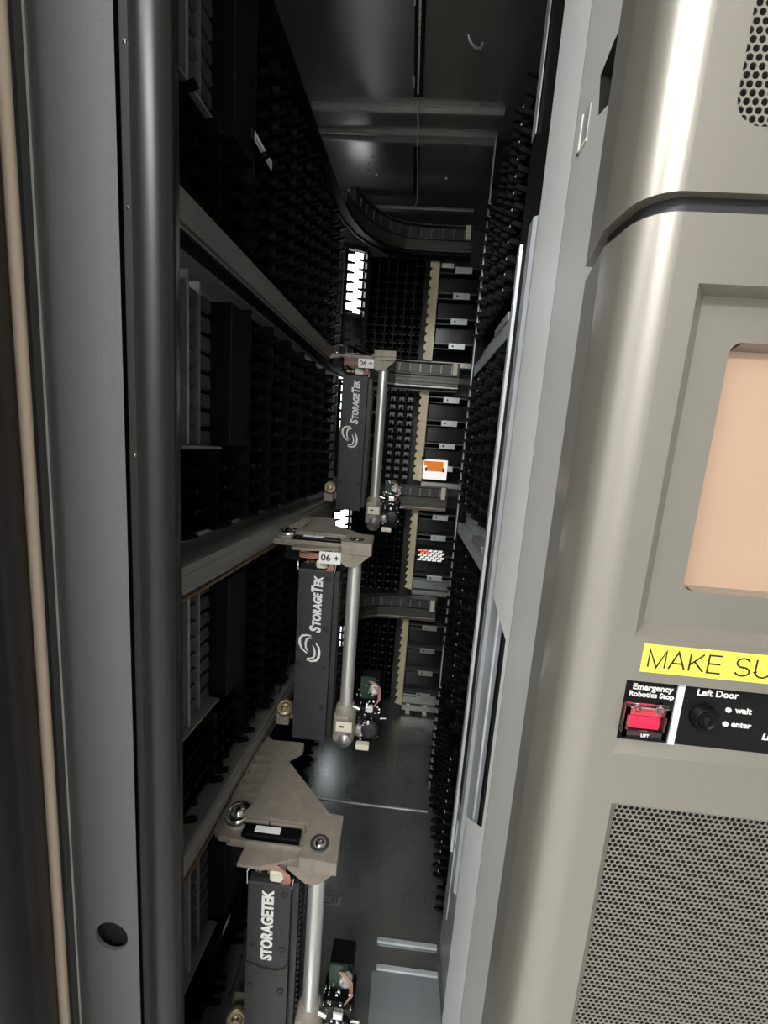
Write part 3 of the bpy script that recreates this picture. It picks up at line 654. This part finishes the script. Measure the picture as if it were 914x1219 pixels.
def well(g, o, i, y0, y1):     # sloping walls from an outer rectangle to an inner one
    a = [(o[0], y0, o[2]), (o[1], y0, o[2]), (o[1], y0, o[3]), (o[0], y0, o[3])]; b = [(i[0], y1, i[2]), (i[1], y1, i[2]), (i[1], y1, i[3]), (i[0], y1, i[3])]
    for k in range(4): g.add([a[k], a[(k + 1) % 4], b[(k + 1) % 4], b[k]], [(0, 1, 2, 3)])
XE = 0.62
BZ, BZi = (.184, .44, 1.104, 1.356), (.196, .43, 1.110, 1.353)
CP, CPi = (.184, .50, 1.003, 1.067), (.186, .498, 1.0125, 1.0665)
GR, GRi = (.1895, .58, .34, .9575), (.198, .572, .35, .9565)
g = MB(); g.sheet(bull(), 0.02, 1.399, True); xl = bull()[-1][0]
face_holes(g, xl, XE, 0.02, 1.399, .300, [BZ, CP, GR])
well(g, BZ, BZi, .300, .312); well(g, CP, CPi, .300, .3065); well(g, GR, GRi, .300, .308)
pl = bull() + [(XE, .300), (XE, .41)]
g.add([(x, y, 1.399) for x, y in pl], [tuple(range(len(pl)))])
lower = obj('lower_cover', K(g), M_face, cab, fix=False)
# upper cover with speaker style grille
SPK = (.187, .40, 1.449, 1.90)
g = MB(); ub = bull(-.0015); xl2 = ub[-1][0]
g.sheet(ub, 1.411, 2.25, True); face_holes(g, xl2, XE, 1.411, 2.25, .300, [SPK])
n = 10; R = .017
for cx_, cz_, sx, sz in ((SPK[0], SPK[2], 1, 1), (SPK[1], SPK[2], -1, 1)):
    arc = [(cx_ + sx * R - sx * R * math.cos(math.pi / 2 * k / n), .300, cz_ + sz * R - sz * R * math.sin(math.pi / 2 * k / n)) for k in range(n + 1)]
    g.add([(cx_, .300, cz_)] + arc, [tuple([0] + [k + 1 for k in range(n + 1)])])
    ar2 = [(x, .305, z) for x, y, z in arc]; g.add(arc + ar2, [(k, k + 1, n + 2 + k, n + 1 + k) for k in range(n)])
g.add([(SPK[0], .3, SPK[2] + R), (SPK[0], .3, SPK[3]), (SPK[0], .305, SPK[3]), (SPK[0], .305, SPK[2] + R)], [(0, 1, 2, 3)])
pl = ub + [(XE, .300), (XE, .41)]
g.add([(x, y, 1.411) for x, y in pl], [tuple(range(len(pl)))])
upper = obj('upper_cover', K(g), M_face, cab, fix=False)
g = MB(); ib = [(x + .006, y + .006) for x, y in bull()[1:]]
g.sheet(ib + [(XE, .306)], 1.395, 1.415, True); obj('cover_gap', K(g), M_robot2, cab, fix=False)
obj('cabinet_body', K(MB().box(.200, XE, .345, .50, .02, 2.25)), M_robot2, cab)
def perf(x0, x1, z0, z1, y, p, r, m, n=10):
    g = MB(); rp = p * math.sqrt(3) / 2; rows = int((z1 - z0) / rp); cols = int((x1 - x0) / p); H = rp / 2; W = p / 2
    vs = []; fs = []
    for a in range(rows):
        for b in range(cols):
            cx_, cz_ = x0 + p * (b + (.75 if a % 2 else .25)), z1 - rp * (a + .5); k0 = len(vs)
            for i in range(n):
                t_ = 2 * math.pi * (i + .5) / n; c_, s_ = math.cos(t_), math.sin(t_); q = min(W / max(abs(c_), 1e-6), H / max(abs(s_), 1e-6))
                vs.append((cx_ + r * c_, y, cz_ + r * s_)); vs.append((cx_ + q * c_, y, cz_ + q * s_)); vs.append((cx_ + r * c_, y + .0006, cz_ + r * s_))
            for sx in (1, -1):
                for sz in (1, -1): vs.append((cx_ + sx * W, y, cz_ + sz * H))
            for i in range(n):
                j = (i + 1) % n
                fs.append((k0 + 3 * i, k0 + 3 * i + 1, k0 + 3 * j + 1, k0 + 3 * j)); fs.append((k0 + 3 * i, k0 + 3 * j, k0 + 3 * j + 2, k0 + 3 * i + 2))
                A, B = vs[k0 + 3 * i + 1], vs[k0 + 3 * j + 1]
                if abs(A[0] - B[0]) > 1e-5 and abs(A[2] - B[2]) > 1e-5:
                    sx = (A[0] + B[0]) / 2 > cx_; sz = (A[2] + B[2]) / 2 > cz_; ci = k0 + 3 * n + (0 if sx else 2) + (0 if sz else 1)
                    fs.append((k0 + 3 * i + 1, ci, k0 + 3 * j + 1))
    g.add(vs, fs); return g
o = obj('perforated_grille', K(perf(.196, .574, .35, .9575, .3085, .00485, .00200, M_face)), M_face, cab, fix=False); o['kind'] = 'stuff'
obj('grille_backing', K(MB().box(.19, .575, .318, .320, .34, .962)), M_void, cab)
o = obj('speaker_grille', K(perf(.183, .402, 1.443, 1.905, .3045, .0056, .0022, M_face)), M_face, cab, fix=False); o['kind'] = 'stuff'
obj('grille_backing', K(MB().box(.18, .41, .314, .316, 1.44, 1.91)), M_void, cab)
# screen with bezel
g = MB(); SC = (.2205, .41, 1.1395, 1.3236); rr = .008
face_holes(g, BZi[0], BZi[1], BZi[2], BZi[3], .312, [SC])
for cz_, sz in ((SC[2], 1), (SC[3], -1)):
    arc = [(SC[0] + rr - rr * math.cos(math.pi / 2 * k / 8), .312, cz_ + sz * (rr - rr * math.sin(math.pi / 2 * k / 8))) for k in range(9)]
    g.add([(SC[0], .312, cz_)] + arc, [tuple(range(10))]); ar2 = [(x + .001, .323, z) for x, y, z in arc]
    g.add(arc + ar2, [(k, k + 1, 10 + k, 9 + k) for k in range(8)])
SCi = (.2215, .409, 1.1415, 1.3200)
for zo, zi in ((SC[2], SCi[2]), (SC[3], SCi[3])):
    g.add([(SC[0] + rr, .312, zo), (SC[1], .312, zo), (SC[1], .323, zi), (SC[0] + rr, .323, zi)], [(0, 1, 2, 3)])
g.add([(SC[0], .312, SC[2] + rr), (SC[0], .312, SC[3] - rr), (SC[0] + .001, .323, SC[3] - rr), (SC[0] + .001, .323, SC[2] + rr)], [(0, 1, 2, 3)])
bez = obj('screen_bezel', K(g), M_face, cab, fix=False)
obj('screen', K(MB().box(.2195, .412, .3225, .3245, 1.138, 1.325)), M_screen, cab, 'switched-off touch screen with a peach reflection painted in')
# yellow label
lb = obj('warning_label', K(MB().box(.1920, .332, .2994, .2998, 1.0755, 1.0985)), M_yellow, cab, 'yellow tape label printed MAKE SU')
tm = Matrix.Translation((-.3, -.36, 0))
def put(name, txt, m_, x, y, z, parent, **k): return obj(name, text_mesh(txt, m_, tm @ front(x, y, z), **k), None, parent)
g = MB()
arc = lambda cx_, cz_, rx_, rz_, a0, a1, n_=9: [(cx_ + rx_ * math.cos(math.radians(a0 + (a1 - a0) * q / n_)), cz_ + rz_ * math.sin(math.radians(a0 + (a1 - a0) * q / n_))) for q in range(n_ + 1)]
GL = [(0, [[(0, 0), (0, 1), (.42, 0), (.84, 1), (.84, 0)]]), (1.04, [[(0, 0), (.40, 1), (.80, 0)], [(.14, .34), (.66, .34)]]), (2.06, [[(0, 0), (0, 1)], [(0, .34), (.66, 1)], [(.22, .56), (.72, 0)]]),
      (2.98, [[(.66, 0), (0, 0), (0, 1), (.64, 1)], [(0, .52), (.60, .52)]]), (4.34, [arc(.36, .74, .32, .26, 20, 270) + arc(.36, .25, .36, .25, 90, -165)]), (5.34, [[(0, 1), (0, .32)] + arc(.36, .32, .36, .32, 180, 360) + [(.72, 1)]])]
for ox, sts in GL:
    for st in sts:
        P_ = [Vector((.1970 + (ox + a_) * .01480, 1.0800 + b_ * .0142)) for a_, b_ in st]; A_, B_ = [], []
        for q, p_ in enumerate(P_):
            d0 = (p_ - P_[q - 1]).normalized() if q else (P_[1] - P_[0]).normalized(); d1 = (P_[q + 1] - p_).normalized() if q + 1 < len(P_) else d0
            m_ = (d0 + d1).normalized(); nv = Vector((-m_.y, m_.x)); k_ = .00070 / max(.35, abs(nv.dot(Vector((-d0.y, d0.x)))))
            A_.append(((p_ + nv * k_).x, .2992, (p_ + nv * k_).y)); B_.append(((p_ - nv * k_).x, .2992, (p_ - nv * k_).y))
        n_ = len(P_); g.add(A_ + B_, [(q, q + 1, n_ + q + 1, n_ + q) for q in range(n_ - 1)])
obj('label_lettering', K(g), M_inkb, lb)
# control strip
cs = obj('control_strip', K(MB().box(.1855, .499, .3063, .309, 1.0118, 1.0668)), M_black2, cab, 'black control strip')
Y0 = .3062
obj('divider', K(MB().box(.2275, .2325, .3050, .3063, 1.0122, 1.0668)), M_jamb, cs, 'pale divider bar')
put('strip_lettering', 'Emergency', M_ink, .1935, Y0, 1.0568, cs, width=.0310, bold=.02)
put('strip_lettering', 'Robotics Stop', M_ink, .1915, Y0, 1.0508, cs, width=.0345, bold=.02)
put('strip_lettering', 'Left Door', M_ink, .2430, Y0, 1.0570, cs, width=.0315, bold=.02)
put('strip_lettering', 'wait', M_ink, .2742, Y0, 1.0450, cs, width=.0125, bold=.02)
put('strip_lettering', 'enter', M_ink, .2738, Y0, 1.0328, cs, width=.0150, bold=.02)
put('strip_lettering', 'Lib', M_ink, .2990, Y0, 1.0245, cs, width=.009, bold=.02, shear=.15)
for z in (1.0468, 1.0345): obj('led', K(MB().lathe((.2690, .3064, z), (0, -1, 0), [(.0021, 0), (.0020, .0010), (.001, .0016)], 14)), M_led, cs, 'white indicator light')
ks = obj('key_switch', K(MB().lathe((.2505, .3064, 1.0395), (0, -1, 0), [(.0105, 0), (.0105, .002), (.0092, .003), (.0092, .006), (.0080, .0068), (.0078, .005), (.0045, .005)], 24)), M_black, cs, 'black key switch')
obj('keyhole', K(MB().lathe((.2505, .3016, 1.0395), (0, -1, 0), [(.0022, 0), (.0022, .0004)], 12).box(.2495, .2515, .3011, .3016, 1.034, 1.040)), M_void, ks)
es = obj('stop_button', K(MB().box(.1905, .2145, .2985, .3063, 1.0275, 1.0430, .0015)), M_red, cs, 'red emergency stop button')
gx0, gx1, gz0, gz1, gy = .1845, .2175, 1.0225, 1.0475, .2945
gd = obj('clear_guard', K(MB().box(gx0, gx0 + .0014, gy, .3063, gz0, gz1).box(gx1 - .0014, gx1, gy, .3063, gz0, gz1).box(gx0, gx1, gy, .3063, gz0, gz0 + .0014)
    .box(gx0 + .0014, gx1 - .0014, gy, gy + .0012, gz0 + .0014, gz0 + .006).box(gx0 + .0014, gx1 - .0014, gy, gy + .0012, gz1 - .006, gz1).box(gx0, gx0 + .0032, gy, gy + .0012, gz0, gz1).box(gx1 - .0032, gx1, gy, gy + .0012, gz0, gz1)), M_clear, cs, 'clear plastic guard')
obj('guard_hinge', K(MB().tube((gx0, gy + .003, gz1 + .001), (gx1, gy + .003, gz1 + .001), .0016, n=10).box(gx0 + .006, gx0 + .010, gy - .001, gy + .004, gz1 - .003, gz1 + .002).box(gx1 - .010, gx1 - .006, gy - .001, gy + .004, gz1 - .003, gz1 + .002)), M_clear, gd)
put('guard_lettering', 'LIFT', M_ink, .1985, gy - .0002, gz0 + .0014, gd, width=.006, bold=.01)
